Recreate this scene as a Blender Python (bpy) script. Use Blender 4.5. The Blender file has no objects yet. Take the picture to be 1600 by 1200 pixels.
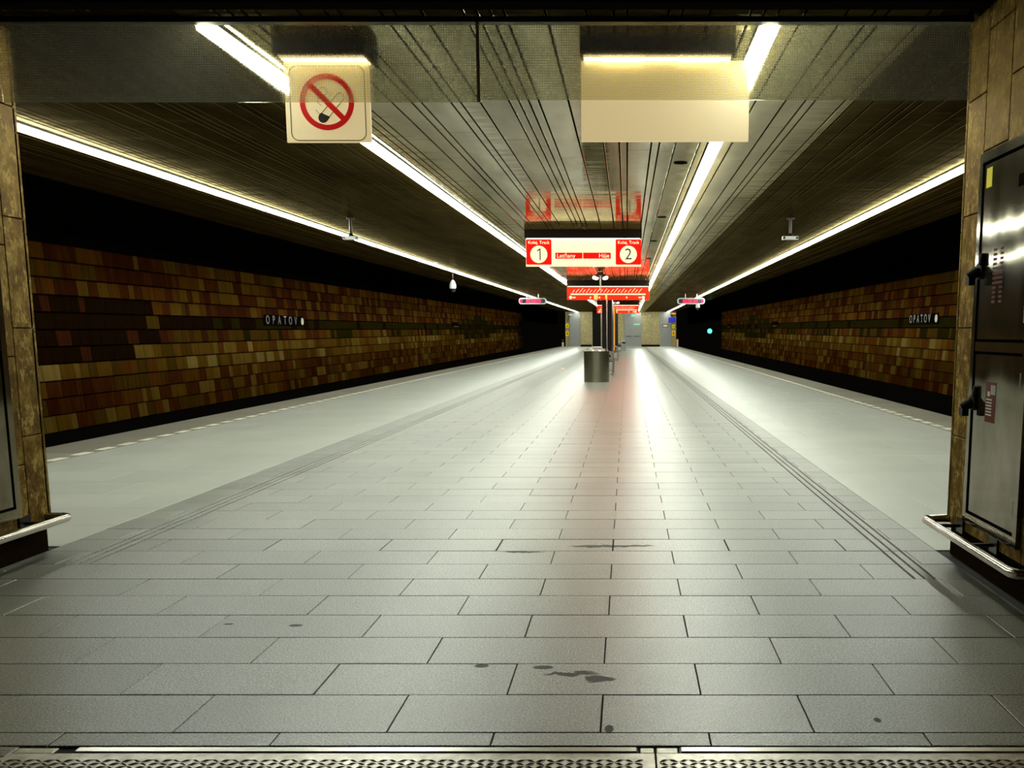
import bpy, math, random
from mathutils import Vector, Matrix
random.seed(7)
S = bpy.context.scene
COL = S.collection
PI = math.pi

# ------------------------------------------------------------------ camera
EYE = 1.3
TILT = math.atan(204/1450)
cam = bpy.data.cameras.new('camera'); co = bpy.data.objects.new('camera', cam); COL.objects.link(co)
co.location = (0, 0, EYE); co.rotation_euler = (PI/2 - TILT, 0, 0)
cam.sensor_width = 36; cam.lens = 36*1450/1600
cam.shift_x = (800-980)/1600; cam.shift_y = (725-600)/1600
cam.clip_start = .05; cam.clip_end = 400
S.camera = co
# ------------------------------------------------------------------ world, exposure
W = bpy.data.worlds.new('world'); S.world = W; W.use_nodes = True
W.node_tree.nodes['Background'].inputs[0].default_value = (.02, .018, .012, 1)
W.node_tree.nodes['Background'].inputs[1].default_value = .08
S.view_settings.view_transform = 'Standard'; S.view_settings.look = 'None'
S.view_settings.gamma = 1; S.view_settings.use_curve_mapping = False
S.view_settings.exposure = 0
S.cycles.caustics_reflective = False; S.cycles.caustics_refractive = False
TUBE = 42.0          # emission of the fluorescent strips
PLATE = 1.25          # back-lit signs
CORRIDOR = .6       # lamps of the passage the camera stands in

# ------------------------------------------------------------------ materials
def mat(name, col=(.5,.5,.5), rough=.5, metal=0, emit=None, strength=1, spec=.5):
    m = bpy.data.materials.new(name); m.use_nodes = True
    b = m.node_tree.nodes['Principled BSDF']
    b.inputs['Base Color'].default_value = (*col, 1); b.inputs['Roughness'].default_value = rough
    b.inputs['Metallic'].default_value = metal; b.inputs['Specular IOR Level'].default_value = spec
    if emit:
        b.inputs['Emission Color'].default_value = (*emit, 1); b.inputs['Emission Strength'].default_value = strength
    return m
def plain_gloss(t, col, gloss_tint, rough):
    # diffuse body with a thin even lacquer sheen; no extra Fresnel
    d = t.add('ShaderNodeBsdfDiffuse'); g = t.add('ShaderNodeBsdfGlossy'); a = t.add('ShaderNodeAddShader')
    for so, i in ((col, d.inputs['Color']), (gloss_tint, g.inputs['Color']), (rough, g.inputs['Roughness'])):
        if hasattr(so, 'is_output'): t.link(so, i)
        elif isinstance(so, tuple): i.default_value = (*so, 1)
        else: i.default_value = so
    t.link(d.outputs[0], a.inputs[0]); t.link(g.outputs[0], a.inputs[1])
    t.link(a.outputs[0], t.n['Material Output'].inputs['Surface'])
    for l in list(t.b.inputs['Normal'].links):
        for q in (d, g): t.link(l.from_socket, q.inputs['Normal'])
    t.n.remove(t.b)
class NT:
    def __init__(s, m): s.t = m.node_tree; s.n = s.t.nodes; s.l = s.t.links; s.b = s.n['Principled BSDF']
    def add(s, t, **k):
        n = s.n.new(t)
        for a, v in k.items(): setattr(n, a, v)
        return n
    def link(s, a, b): s.l.new(a, b)
    def pos(s, scale=(1,1,1), obj=False):
        g = s.add('ShaderNodeNewGeometry') if not obj else s.add('ShaderNodeTexCoord')
        mp = s.add('ShaderNodeMapping'); mp.inputs['Scale'].default_value = scale
        s.link(g.outputs['Object' if obj else 'Position'], mp.inputs['Vector']); return mp.outputs[0]
    def noise(s, vec, scale, detail=4, rough=.55):
        n = s.add('ShaderNodeTexNoise'); n.inputs['Scale'].default_value = scale
        n.inputs['Detail'].default_value = detail; n.inputs['Roughness'].default_value = rough
        s.link(vec, n.inputs['Vector']); return n.outputs['Fac']
    def ramp(s, fac, stops):
        r = s.add('ShaderNodeValToRGB'); e = r.color_ramp.elements
        while len(e) < len(stops): e.new(.5)
        for x, (p, c) in zip(e, stops):
            x.position = p; x.color = (*c, 1) if len(c) == 3 else c
        s.link(fac, r.inputs[0]); return r.outputs[0]
    def math(s, op, a, b=None, clamp=False):
        n = s.add('ShaderNodeMath', operation=op, use_clamp=clamp)
        for i, v in enumerate((a, b)):
            if v is None: continue
            if hasattr(v, 'is_output'): s.link(v, n.inputs[i])
            else: n.inputs[i].default_value = v
        return n.outputs[0]
    def mix(s, fac, a, b, mode='MIX'):
        n = s.add('ShaderNodeMix', data_type='RGBA', blend_type=mode)
        for i, v in ((0, fac), (6, a), (7, b)):
            if hasattr(v, 'is_output'): s.link(v, n.inputs[i])
            else: n.inputs[i].default_value = v if i == 0 else (*v, 1)
        return n.outputs[2]
    def bump(s, h, strength, dist=.01):
        n = s.add('ShaderNodeBump'); n.inputs['Strength'].default_value = strength; n.inputs['Distance'].default_value = dist
        s.link(h, n.inputs['Height']); s.link(n.outputs[0], s.b.inputs['Normal'])

def granite(name, dark, light, r0, r1, bump, stains=False, vary=.22, ior=1.5):
    m = mat(name, light, .4, spec=.85); t = NT(m)
    p = t.pos()
    grain = t.noise(p, 130, 3, .75)
    patch = t.noise(p, 1.1, 3)
    c = t.ramp(grain, [(.34, dark), (.52, tuple((a+b)*.42 for a, b in zip(dark, light))), (.68, light)])
    oi = t.add('ShaderNodeObjectInfo')
    tone = t.math('MULTIPLY_ADD', oi.outputs['Random'], vary); t.n[-1].inputs[2].default_value = .97-vary/2
    tone = t.math('MULTIPLY', tone, t.math('ADD', t.math('MULTIPLY', patch, .35), .83))
    cc = t.add('ShaderNodeCombineColor')
    for i in range(3): t.link(tone, cc.inputs[i])
    c = t.mix(1.0, c, cc.outputs[0], 'MULTIPLY')
    rough = t.math('ADD', t.math('MULTIPLY', t.noise(p, 1.3, 2), (r1-r0)), r0)
    if stains:
        g = t.add('ShaderNodeNewGeometry'); wob = t.add('ShaderNodeTexNoise'); wob.inputs['Scale'].default_value = 15
        t.link(g.outputs['Position'], wob.inputs['Vector'])
        sub = t.add('ShaderNodeVectorMath', operation='SUBTRACT'); t.link(wob.outputs['Color'], sub.inputs[0]); sub.inputs[1].default_value = (.5,.5,.5)
        sc = t.add('ShaderNodeVectorMath', operation='SCALE'); t.link(sub.outputs[0], sc.inputs[0]); sc.inputs['Scale'].default_value = .10
        ad = t.add('ShaderNodeVectorMath', operation='ADD'); t.link(g.outputs['Position'], ad.inputs[0]); t.link(sc.outputs[0], ad.inputs[1])
        tot = None
        for (x, y, rx, ry) in STAINS:
            mp = t.add('ShaderNodeMapping'); mp.vector_type = 'POINT'
            mp.inputs['Location'].default_value = (-x/rx, -y/ry, 0); mp.inputs['Scale'].default_value = (1/rx, 1/ry, 0)
            t.link((ad if rx > .05 else g).outputs[0], mp.inputs['Vector'])
            ln = t.add('ShaderNodeVectorMath', operation='LENGTH'); t.link(mp.outputs[0], ln.inputs[0])
            v = t.math('MULTIPLY', t.math('SUBTRACT', 1.15, ln.outputs['Value'], True), 4.0, True)
            tot = v if tot is None else t.math('MAXIMUM', tot, v)
        c = t.mix(t.math('MULTIPLY', tot, .75), c, (.03,.028,.022))
        rough = t.math('ADD', rough, t.math('MULTIPLY', tot, .3))
        t.link(t.math('SUBTRACT', .85, t.math('MULTIPLY', tot, .75)), t.b.inputs['Specular IOR Level'])
    t.link(c, t.b.inputs['Base Color']); t.link(rough, t.b.inputs['Roughness'])
    t.b.inputs['IOR'].default_value = ior
    t.bump(grain, bump, .0018)
    return m
STAINS = [(-.105,3.38,.055,.035), (-.215,3.43,.10,.022), (-.33,3.50,.04,.02), (-.575,3.52,.028,.02), (-1.49,4.03,.03,.018), (-1.80,4.05,.022,.012),
          (-.06,2.93,.015,.03), (.85,3.0,.012,.02), (-.1,5.6,.25,.03), (-.62,5.45,.12,.025)]

M = {}
M['slab'] = granite('speckled_granite', (.018,.018,.012), (.51,.51,.41), .280, .315, .7, True, .26, 1.74)
M['side_slab'] = granite('pale_polished_granite', (.44,.45,.39), (.66,.66,.58), .282, .31, .12, False, .07, 1.6)
M['kerb_slab'] = granite('grey_kerb_granite', (.22,.20,.15), (.36,.33,.25), .35, .5, .3)
M['guide'] = granite('dark_guide_granite', (.13,.13,.12), (.27,.28,.26), .26, .42, .4)
M['mortar'] = mat('dark_mortar', (.02,.018,.015), .9)
M['dash'] = mat('cream_paint', (.8,.76,.62), .4)
M['black'] = mat('soot_black', (.004,.004,.004), .95, spec=0)
M['dark_metal'] = mat('dark_brown_metal', (.014,.008,.004), .35, .5)
M['housing'] = mat('dark_brown_housing', (.010,.005,.002), .6, spec=.08)
M['steel'] = mat('brushed_steel', (.55,.53,.48), .28, 1)
M['rail_steel'] = mat('worn_steel', (.40,.37,.31), .22, 1)
M['grey_paint'] = mat('grey_paint', (.30,.30,.29), .5)
M['grey_door'] = mat('grey_door_paint', (.26,.26,.25), .45)
M['white'] = mat('white_plastic', (.75,.75,.7), .3)
M['rubber'] = mat('black_rubber', (.010,.008,.006), .55, spec=.12)
M['yellow'] = mat('yellow_vinyl', (.95,.80,.0), .6, spec=.1)
M['yellow_sign'] = mat('yellow_sign', (.8,.5,.02), .4, emit=(1,.6,.02), strength=.15)
M['red_vinyl'] = mat('faded_red_vinyl', (.10,.022,.012), .6, spec=.1)
M['cream_vinyl'] = mat('cream_vinyl', (.5,.46,.38), .5)
M['navy'] = mat('navy_panel', (.004,.006,.02), .3)
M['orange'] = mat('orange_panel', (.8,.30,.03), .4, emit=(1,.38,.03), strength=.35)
M['tube'] = mat('fluorescent_diffuser', (.9,.9,.9), .5, emit=(.94,1,.87), strength=TUBE)
M['plate_cream'] = mat('backlit_cream', (.6,.52,.34), .35, emit=(1,.78,.38), strength=.52)
M['plate_white'] = mat('backlit_white', (.30,.27,.18), .5, emit=(1,.87,.52), strength=1.0, spec=0)
M['plate_red'] = mat('backlit_red', (.25,.004,.002), .5, emit=(1,.006,.003), strength=1.1, spec=0)
M['route_red'] = mat('backlit_route_red', (.25,.01,.004), .5, emit=(1,.008,.002), strength=4.2, spec=0)
M['plate_orange'] = mat('backlit_orange', (.7,.2,.03), .35, emit=(1,.30,.06), strength=PLATE*1.5)
M['print_black'] = mat('black_print', (.02,.015,.005), .5)
M['print_green'] = mat('dark_olive_print', (.05,.06,.01), .5)
M['print_red'] = mat('red_print', (.55,.005,.004), .4, emit=(1,.01,.005), strength=.22)
M['lamp_warm'] = mat('warm_lamp', (.9,.85,.6), .4, emit=(1,.84,.5), strength=7)
M['led'] = mat('magenta_led', (.3,0,.05), .4, emit=(1,.008,.09), strength=1.6)
M['display'] = mat('display_black', (.01,.008,.01), .2)
M['signal'] = mat('green_signal', (0,.3,.2), .4, emit=(.03,1,.55), strength=9)
M['exit'] = mat('exit_green', (.05,.3,.2), .4, emit=(.25,.75,.45), strength=.5)
M['screen'] = mat('blue_screen', (0,0,.2), .3, emit=(0,.01,.55), strength=.8)
M['amber'] = mat('amber_led', (.3,.1,0), .3, emit=(1,.35,.01), strength=1.0)
M['green_led'] = mat('green_led', (0,.1,0), .3, emit=(.01,.25,.03), strength=.5)
M['spot'] = mat('spotlight_glass', (.9,.9,.8), .3, emit=(1,.9,.66), strength=6)
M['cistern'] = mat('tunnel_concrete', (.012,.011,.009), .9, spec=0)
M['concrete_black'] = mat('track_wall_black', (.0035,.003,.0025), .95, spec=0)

def ceiling_mat(name, col, rough, dent):
    m = mat(name, col, rough, .95); t = NT(m)
    oi = t.add('ShaderNodeObjectInfo')
    p = t.pos()
    st = t.noise(t.pos((2.2,.5,1)), 1.2, 4)
    c = t.ramp(st, [(.3, tuple(x*.68 for x in col)), (.7, tuple(min(1,x*1.15) for x in col))])
    t.link(c, t.b.inputs['Base Color'])
    t.link(t.math('ADD', t.math('MULTIPLY', st, .12), rough-.06), t.b.inputs['Roughness'])
    h = t.noise(t.pos((.6,2.6,1)), 1.7, 3, .45)
    t.bump(h, dent, .012)
    dk = t.mix(1.0, c, (.30,.23,.08), 'MULTIPLY')
    plain_gloss(t, dk, c, t.math('ADD', t.math('MULTIPLY', st, .12), rough-.06))
    return m
M['panel_silver'] = ceiling_mat('silver_ceiling_panel', (.345,.33,.275), .075, .34)
M['panel_bronze'] = ceiling_mat('bronze_ceiling_panel', (.070,.056,.028), .20, .5)

def stone(name, a, b, c3, gl):
    m = mat(name, a, gl); t = NT(m)
    n1 = t.noise(t.pos((3,3,2.3)), 3.0, 8, .72)
    n2 = t.noise(t.pos((9,9,5.5)), 5.0, 6, .75)
    n3 = t.noise(t.pos((4,4,2.4)), 4.0, 9, .8)
    c = t.ramp(n1, [(.36, a), (.5, b), (.62, c3)])
    crack = t.ramp(n2, [(.36, (.12,.07,.02)), (.46, (1,1,1))])
    c = t.mix(.75, c, crack, 'MULTIPLY')
    c = t.mix(t.ramp(n3, [(.53, (0,0,0)), (.60, (.8,.8,.8))]), c, tuple(min(.5, x*1.75+.02) for x in c3))   # pale scuffed patches
    t.link(c, t.b.inputs['Base Color'])
    t.link(t.math('ADD', t.math('MULTIPLY', n2, .4), gl-.15), t.b.inputs['Roughness'])
    t.bump(n2, .35, .006)
    plain_gloss(t, c, tuple(x*.45+.018 for x in b), t.math('ADD', t.math('MULTIPLY', n2, .25), gl-.03))
    return m
M['stone'] = stone('yellowed_travertine', (.028,.013,.001), (.085,.046,.004), (.20,.135,.032), .30)
M['letter_metal'] = mat('dull_letter_metal', (.10,.10,.09), .3, .9)
M['stone_far'] = stone('end_wall_stone', (.17,.13,.055), (.26,.21,.10), (.34,.29,.16), .5)
M['plinth'] = mat('dark_plinth_stone', (.012,.007,.003), .8, spec=0)

def door_metal():
    m = mat('door_steel', (.36,.33,.27), .22, .9); t = NT(m)
    n = t.noise(t.pos((1,1,.5)), 5, 5, .65)
    t.link(t.ramp(n, [(.3,(.10,.085,.045)),(.7,(.21,.185,.125))]), t.b.inputs['Base Color'])
    t.link(t.math('ADD', t.math('MULTIPLY', n, .10), .03), t.b.inputs['Roughness'])
    t.bump(t.noise(t.pos((1,1,.6)), 2.2, 1), .25, .02)
    return m
M['door_steel'] = door_metal()
def tread():
    m = mat('tread_steel', (.5,.48,.42), .38, .85); t = NT(m)
    n = t.noise(t.pos(), 14, 5, .65)
    t.link(t.ramp(n, [(.3,(.30,.27,.21)),(.65,(.62,.60,.54))]), t.b.inputs['Base Color'])
    return m
M['tread'] = tread()
def bin_mat():
    m = mat('bin_steel', (.29,.28,.21), .25, 1); return m
M['bin'] = bin_mat()

TILE_COLS = [(.026,.0066,.0005), (.040,.0135,.0008), (.018,.0040,.0005), (.048,.0235,.0018), (.066,.039,.0058), (.028,.0140,.0009), (.0050,.0022,.0006), (.0085,.0063,.0010), (.095,.064,.016)]
for i, c in enumerate(TILE_COLS):
    m = mat('glazed_tile_%d' % i, c, .32, spec=.12); t = NT(m)
    n = t.noise(t.pos((1,4.2,.35)), 2.4, 5, .7)
    oc = (.075,.045,.006) if i not in (6,7) else tuple(x*2.2 for x in c)
    t.link(t.ramp(n, [(.28, tuple(x*.45 for x in c)), (.48, c), (.60, tuple(x*1.25 for x in c)), (.74, tuple((x*1.2+q)/2 for x, q in zip(c, oc)))]), t.b.inputs['Base Color'])
    plain_gloss(t, t.b.inputs['Base Color'].links[0].from_socket, tuple(x*.35+(.0008 if i not in (6,7) else 0) for x in c), .3)
    M['tile%d' % i] = m

def wired_glass():
    m = bpy.data.materials.new('wired_glass'); m.use_nodes = True
    t = m.node_tree; n = t.nodes; n.clear()
    def N(x, **k):
        o = n.new(x)
        for a, v in k.items(): setattr(o, a, v)
        return o
    out = N('ShaderNodeOutputMaterial'); tr = N('ShaderNodeBsdfTransparent'); tr.inputs[0].default_value = (.80,.79,.68,1)
    tl = N('ShaderNodeBsdfTranslucent'); tl.inputs[0].default_value = (.95,.92,.78,1)
    gl = N('ShaderNodeBsdfGlossy'); gl.inputs['Roughness'].default_value = .12; gl.inputs[0].default_value = (.9,.9,.85,1)
    rf = N('ShaderNodeBsdfRefraction'); rf.inputs['Roughness'].default_value = .32; rf.inputs['IOR'].default_value = 1.12; rf.inputs[0].default_value = (.95,.93,.80,1)
    geo = N('ShaderNodeNewGeometry'); sep = N('ShaderNodeSeparateXYZ'); t.links.new(geo.outputs['Position'], sep.inputs[0])
    def line(sock, pitch):
        a = N('ShaderNodeMath', operation='MULTIPLY'); a.inputs[1].default_value = 1/pitch; t.links.new(sock, a.inputs[0])
        b = N('ShaderNodeMath', operation='FRACT'); t.links.new(a.outputs[0], b.inputs[0])
        c = N('ShaderNodeMath', operation='LESS_THAN'); c.inputs[1].default_value = .16; t.links.new(b.outputs[0], c.inputs[0]); return c.outputs[0]
    mx = N('ShaderNodeMath', operation='MAXIMUM'); t.links.new(line(sep.outputs[0], .0135), mx.inputs[0]); t.links.new(line(sep.outputs[2], .0135), mx.inputs[1])
    haze = N('ShaderNodeMixShader'); haze.inputs[0].default_value = .06
    t.links.new(rf.outputs[0], haze.inputs[1]); t.links.new(tl.outputs[0], haze.inputs[2])
    w = N('ShaderNodeMath', operation='MULTIPLY_ADD'); w.inputs[1].default_value = .08; w.inputs[2].default_value = .17; t.links.new(mx.outputs[0], w.inputs[0])
    m1 = N('ShaderNodeMixShader'); t.links.new(w.outputs[0], m1.inputs[0]); t.links.new(tr.outputs[0], m1.inputs[1]); t.links.new(haze.outputs[0], m1.inputs[2])
    m2 = N('ShaderNodeMixShader'); m2.inputs[0].default_value = .04; t.links.new(m1.outputs[0], m2.inputs[1]); t.links.new(gl.outputs[0], m2.inputs[2])
    t.links.new(m2.outputs[0], out.inputs[0])
    return m
M['wired_glass'] = wired_glass()
m = mat('clear_glass', (.9,.9,.9), .02); m.node_tree.nodes['Principled BSDF'].inputs['Transmission Weight'].default_value = 1; M['glass'] = m

# ------------------------------------------------------------------ mesh helpers
class MB:
    def __init__(s): s.v = []; s.f = []; s.mi = []
    def raw(s, vs, fs, mi=0):
        o = len(s.v); s.v += [tuple(p) for p in vs]; s.f += [tuple(o+i for i in f) for f in fs]; s.mi += [mi]*len(fs); return s
    def box(s, x0, x1, y0, y1, z0, z1, mi=0, zf=None):
        vs = [(x,y,z) for z in (z0,z1) for y in (y0,y1) for x in (x0,x1)]
        if zf: vs = [(x,y,z+zf(y)) for x,y,z in vs]
        s.raw(vs, [(0,2,3,1),(4,5,7,6),(0,1,5,4),(2,6,7,3),(0,4,6,2),(1,3,7,5)], mi); return s
    def bevbox(s, x0, x1, y0, y1, z0, z1, b=.004, mi=0):
        # box whose top edge is chamfered
        vs = [(x0,y0,z0),(x1,y0,z0),(x1,y1,z0),(x0,y1,z0),(x0,y0,z1-b),(x1,y0,z1-b),(x1,y1,z1-b),(x0,y1,z1-b),
              (x0+b,y0+b,z1),(x1-b,y0+b,z1),(x1-b,y1-b,z1),(x0+b,y1-b,z1)]
        fs = [(0,3,2,1)]
        for a in range(4):
            c = (a+1) % 4; fs += [(a,c,4+c,4+a),(4+a,4+c,8+c,8+a)]
        fs.append((8,9,10,11)); s.raw(vs, fs, mi); return s
    def cyl(s, p0, p1, r, r1=None, n=12, caps=True, mi=0):
        p0 = Vector(p0); p1 = Vector(p1); r1 = r if r1 is None else r1
        d = (p1-p0).normalized(); a = d.orthogonal().normalized(); b = d.cross(a)
        vs = []
        for p, q in ((p0, r), (p1, r1)):
            for i in range(n):
                t = 2*PI*i/n; vs.append(p + a*q*math.cos(t) + b*q*math.sin(t))
        fs = [(i, (i+1)%n, n+(i+1)%n, n+i) for i in range(n)]
        if caps: fs += [tuple(range(n-1,-1,-1)), tuple(range(n,2*n))]
        s.raw(vs, fs, mi); return s
    def tube(s, pts, r, n=10, mi=0):
        P = [Vector(p) for p in pts]; k = len(P); rings = []; prev = None
        for i, p in enumerate(P):
            d = ((P[min(i+1,k-1)]-p).normalized() + (p-P[max(i-1,0)]).normalized()).normalized()
            a = d.orthogonal().normalized() if prev is None else (prev - d*prev.dot(d)).normalized()
            prev = a; b = d.cross(a)
            rings.append([p + a*r*math.cos(2*PI*j/n) + b*r*math.sin(2*PI*j/n) for j in range(n)])
        vs = [v for q in rings for v in q]
        fs = [(i*n+j, i*n+(j+1)%n, (i+1)*n+(j+1)%n, (i+1)*n+j) for i in range(k-1) for j in range(n)]
        fs += [tuple(range(n-1,-1,-1)), tuple(range((k-1)*n, k*n))]
        s.raw(vs, fs, mi); return s
    def lathe(s, c, prof, n=20, mi=0, sy=1):
        vs = []
        for r, z in prof:
            for j in range(n): vs.append((c[0]+r*math.cos(2*PI*j/n), c[1]+r*sy*math.sin(2*PI*j/n), c[2]+z))
        k = len(prof)
        fs = [(i*n+j, i*n+(j+1)%n, (i+1)*n+(j+1)%n, (i+1)*n+j) for i in range(k-1) for j in range(n)]
        if prof[0][0] > 1e-4: fs.append(tuple(range(n-1,-1,-1)))
        if prof[-1][0] > 1e-4: fs.append(tuple(range((k-1)*n, k*n)))
        s.raw(vs, fs, mi); return s
    def prism(s, outline, y0, y1, mi=0):
        # outline in x, z extruded along y
        n = len(outline)
        vs = [(x,y0,z) for x,z in outline] + [(x,y1,z) for x,z in outline]
        fs = [tuple(range(n)), tuple(range(2*n-1,n-1,-1))] + [(i, n+i, n+(i+1)%n, (i+1)%n) for i in range(n)]
        s.raw(vs, fs, mi); return s
    def ring(s, cx, cz, r0, r1, y0, y1, n=40, a0=0, a1=2*PI, mi=0):
        full = abs(a1-a0-2*PI) < 1e-6; k = n if full else n+1
        vs = []
        for y in (y0, y1):
            for r in (r0, r1):
                for i in range(k):
                    t = a0+(a1-a0)*i/n; vs.append((cx+r*math.cos(t), y, cz+r*math.sin(t)))
        fs = []
        for i in range(n):
            j = (i+1) % k
            A,B,C_,D = 0,k,2*k,3*k
            fs += [(A+i,B+i,B+j,A+j),(C_+i,C_+j,D+j,D+i),(B+i,D+i,D+j,B+j),(A+i,A+j,C_+j,C_+i)]
        s.raw(vs, fs, mi); return s
    def mesh(s, name, mats, smooth=False):
        me = bpy.data.meshes.new(name); me.from_pydata(s.v, [], s.f)
        for m in (mats if isinstance(mats, (list, tuple)) else [mats]): me.materials.append(m)
        if any(s.mi): me.polygons.foreach_set('material_index', s.mi)
        if smooth: me.polygons.foreach_set('use_smooth', [True]*len(me.polygons))
        me.update(); return me
    def build(s, name, mats, parent=None, smooth=False, loc=None):
        return link(name, s.mesh(name, mats, smooth), parent, loc)
def link(name, me, parent=None, loc=None, rot=None):
    o = bpy.data.objects.new(name, me); COL.objects.link(o)
    if parent: o.parent = parent
    if loc: o.location = loc
    if rot: o.rotation_euler = rot
    return o
def smooth_by_angle(o, ang=40):
    me = o.data
    me.polygons.foreach_set('use_smooth', [True]*len(me.polygons))
    if hasattr(me, 'set_sharp_from_angle'): me.set_sharp_from_angle(angle=math.radians(ang))
    return o
def thing(name, label, cat, loc=(0,0,0), group=None, rz=0):
    o = bpy.data.objects.new(name, None); COL.objects.link(o); o.location = loc; o.rotation_euler = (0,0,rz)
    o.empty_display_size = .1
    return tag(o, label, cat, group)
def tag(o, label, cat, group=None):
    o['label'] = label; o['category'] = cat
    if group: o['group'] = group
    return o
def structure(o, label=None):
    o['kind'] = 'structure'
    if label: o['label'] = label
    return o
def stuff(o): o['kind'] = 'stuff'; return o
def text(name, body, size, mt, parent, loc, rot=(PI/2,0,0), ext=.002, align='CENTER', xs=1.0):
    cu = bpy.data.curves.new(name, 'FONT'); cu.body = body; cu.size = size; cu.extrude = ext
    cu.align_x = align; cu.align_y = 'CENTER'; cu.resolution_u = 3
    tmp = bpy.data.objects.new('tmp_text', cu); COL.objects.link(tmp)
    bpy.context.view_layer.update()
    dg = bpy.context.evaluated_depsgraph_get()
    me = bpy.data.meshes.new_from_object(tmp.evaluated_get(dg)); me.name = name
    bpy.data.objects.remove(tmp); me.materials.clear(); me.materials.append(mt)
    if xs != 1.0: me.transform(Matrix.Diagonal((xs,1,1,1)))
    return link(name, me, parent, loc, rot)

CZ0, CS = 3.0, .0045
def cz(y): return CZ0 + CS*y
END = 93.0

# ================================================================== SETTING: floor
floor = structure(MB().box(-6.68, 5.12, -1.5, 94.6, -.35, -.008).build('floor', M['mortar']), 'station platform floor of granite slabs')
PITCH, DEP, GAP = .705, .3215, .005
XL, XR = -3.50, 1.87
Y0 = 2.80
GRV = [(-3.19,5.1), (-3.13,5.1), (-3.07,5.1), (1.54,4.74), (1.595,4.74), (1.65,4.74)]
def slab_pieces(mb, x0, x1, y0, y1, dz, g=GAP):
    cuts = [c for c, s in GRV if y0 > s-.2 and x0 < c < x1]
    xs = [x0+g/2]
    for c in cuts: xs += [c-.0075, c+.0075]
    xs.append(x1-g/2)
    for a, b in zip(xs[::2], xs[1::2]):
        if b-a > .004: mb.bevbox(a, b, y0+g/2, y1-g/2, -.03, dz, .0015)
row = 0; count = 0; far_mb = MB(); y = Y0
guide_far = MB()
rows = [(2.80, 2.90)]
yy = 2.90
while yy < END: rows.append((yy, yy+DEP)); yy += DEP
for r, (ya, yb) in enumerate(rows):
    off = (.268 if r % 2 == 0 else -.088)
    if 3 <= r <= 5: off += random.uniform(-.01,.01)
    k0 = int(math.floor((XL-off)/PITCH))
    xs = [XL] + [off+PITCH*k for k in range(k0, k0+10) if XL+.08 < off+PITCH*k < XR-.08] + [XR]
    g = .009 if abs(ya-5.47) < .17 else GAP
    for a, b in zip(xs, xs[1:]):
        dz = random.uniform(-.0008,.0008)
        if count < 300:
            mb = MB(); slab_pieces(mb, a, b, ya, yb, dz, g); mb.build('slab', M['slab'], floor); count += 1
        else: slab_pieces(far_mb, a, b, ya, yb, 0)
stuff(far_mb.build('slab_field', M['slab'], floor))
near_mb = MB()
for x in range(8): near_mb.bevbox(-3.5+x*.68, -3.5+(x+1)*.68-.005, -1.5, 1.95, -.03, 0, .001)
near_mb.build('slab_field', M['slab'], floor)['kind'] = 'stuff'
# polished side zones: three slabs across, rows along
for side, (xa, xb) in (('l', (-5.85, XL)), ('r', (XR, 4.30))):
    mb = MB(); n = 0; yy = 5.6 if side == 'l' else 5.5; r = 0; w = (xb-xa)
    while yy < END:
        dd = .63
        cuts = [xa] + [xa + w*f for f in ((.31,.67) if r % 2 else (.17,.50,.83))] + [xb]
        for a, b in zip(cuts, cuts[1:]):
            if yy < 18: 
                q = MB(); q.bevbox(a+.001, b-.001, yy+.001, yy+dd-.001, -.03, random.uniform(-.0004,.0004), .0008); q.build('polished_slab', M['side_slab'], floor)
            else: mb.bevbox(a+.001, b-.001, yy+.001, yy+dd-.001, -.03, 0, .0008)
        yy += dd; r += 1
    stuff(mb.build('polished_slab_field', M['side_slab'], floor))
# kerb strip with the cream safety dashes
for xa, xb, xd0, xd1, y0 in ((-6.68,-5.85,-6.0,-5.89,5.6), (4.30,5.12,4.36,4.47,5.5)):
    mb = MB(); yy = y0
    while yy < END:
        if yy < 22: MB().bevbox(xa, xb, yy+.002, yy+.9-.002, -.03, 0, .002).build('kerb_stone', M['kerb_slab'], floor)
        else: mb.bevbox(xa, xb, yy+.002, yy+.9-.002, -.03, 0, .002)
        yy += .9
    stuff(mb.build('kerb_stone_field', M['kerb_slab'], floor))
    mb = MB(); yy = y0+.15; n = 0
    base = MB().box(xd0, xd1, 0, .27, 0, .0025).mesh('safety_dash', M['dash'])
    while yy < END-1:
        if yy < 40: link('safety_dash', base, floor, (0, yy, 0))
        else: mb.box(xd0, xd1, yy, yy+.27, 0, .0025)
        yy += .462
    stuff(mb.build('safety_line', M['dash'], floor))

# tread plates at the lower edge of the picture
def tread_plate(x0, x1, ya, yb, mt=None):
    o = MB().box(x0, x1, ya, yb, -.03, -.001).build('tread_plate', mt or M['tread'], floor)
    mb = MB(); p = .042
    j = 0; yy = ya+.02
    while yy < yb-.05:
        i = 0; x = x0+.02
        while x < x1-.02:
            s = 1 if (i+j) % 2 else -1
            dx, dy = .017, .0085*s; nx, ny = -.0035*s*.5, .004
            vs = [(x-dx,yy-dy,-.0015),(x+nx,yy-ny,-.0015),(x+dx,yy+dy,-.0015),(x-nx,yy+ny,-.0015),(x,yy,.0038)]
            mb.raw(vs, [(0,1,4),(1,2,4),(2,3,4),(3,0,4)]); x += p*.72; i += 1
        yy += p*.52; j += 1
    s_ = mb.build('tread_studs', mt or M['tread'], o); stuff(s_)
    return o
MB().bevbox(-3.5, -2.02, 1.96, 2.715, -.03, .001, .003).build('threshold_stone', M['slab'], floor)
tread_plate(-1.98, .085, 2.0, 2.748); tread_plate(.092, 1.87, 2.0, 2.748)
for a, b in ((-1.74, .035), (.165, 1.87)):
    MB().bevbox(a, b, 2.752, 2.792, -.03, .002, .006).build('edge_strip', M['steel'], floor)
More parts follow.
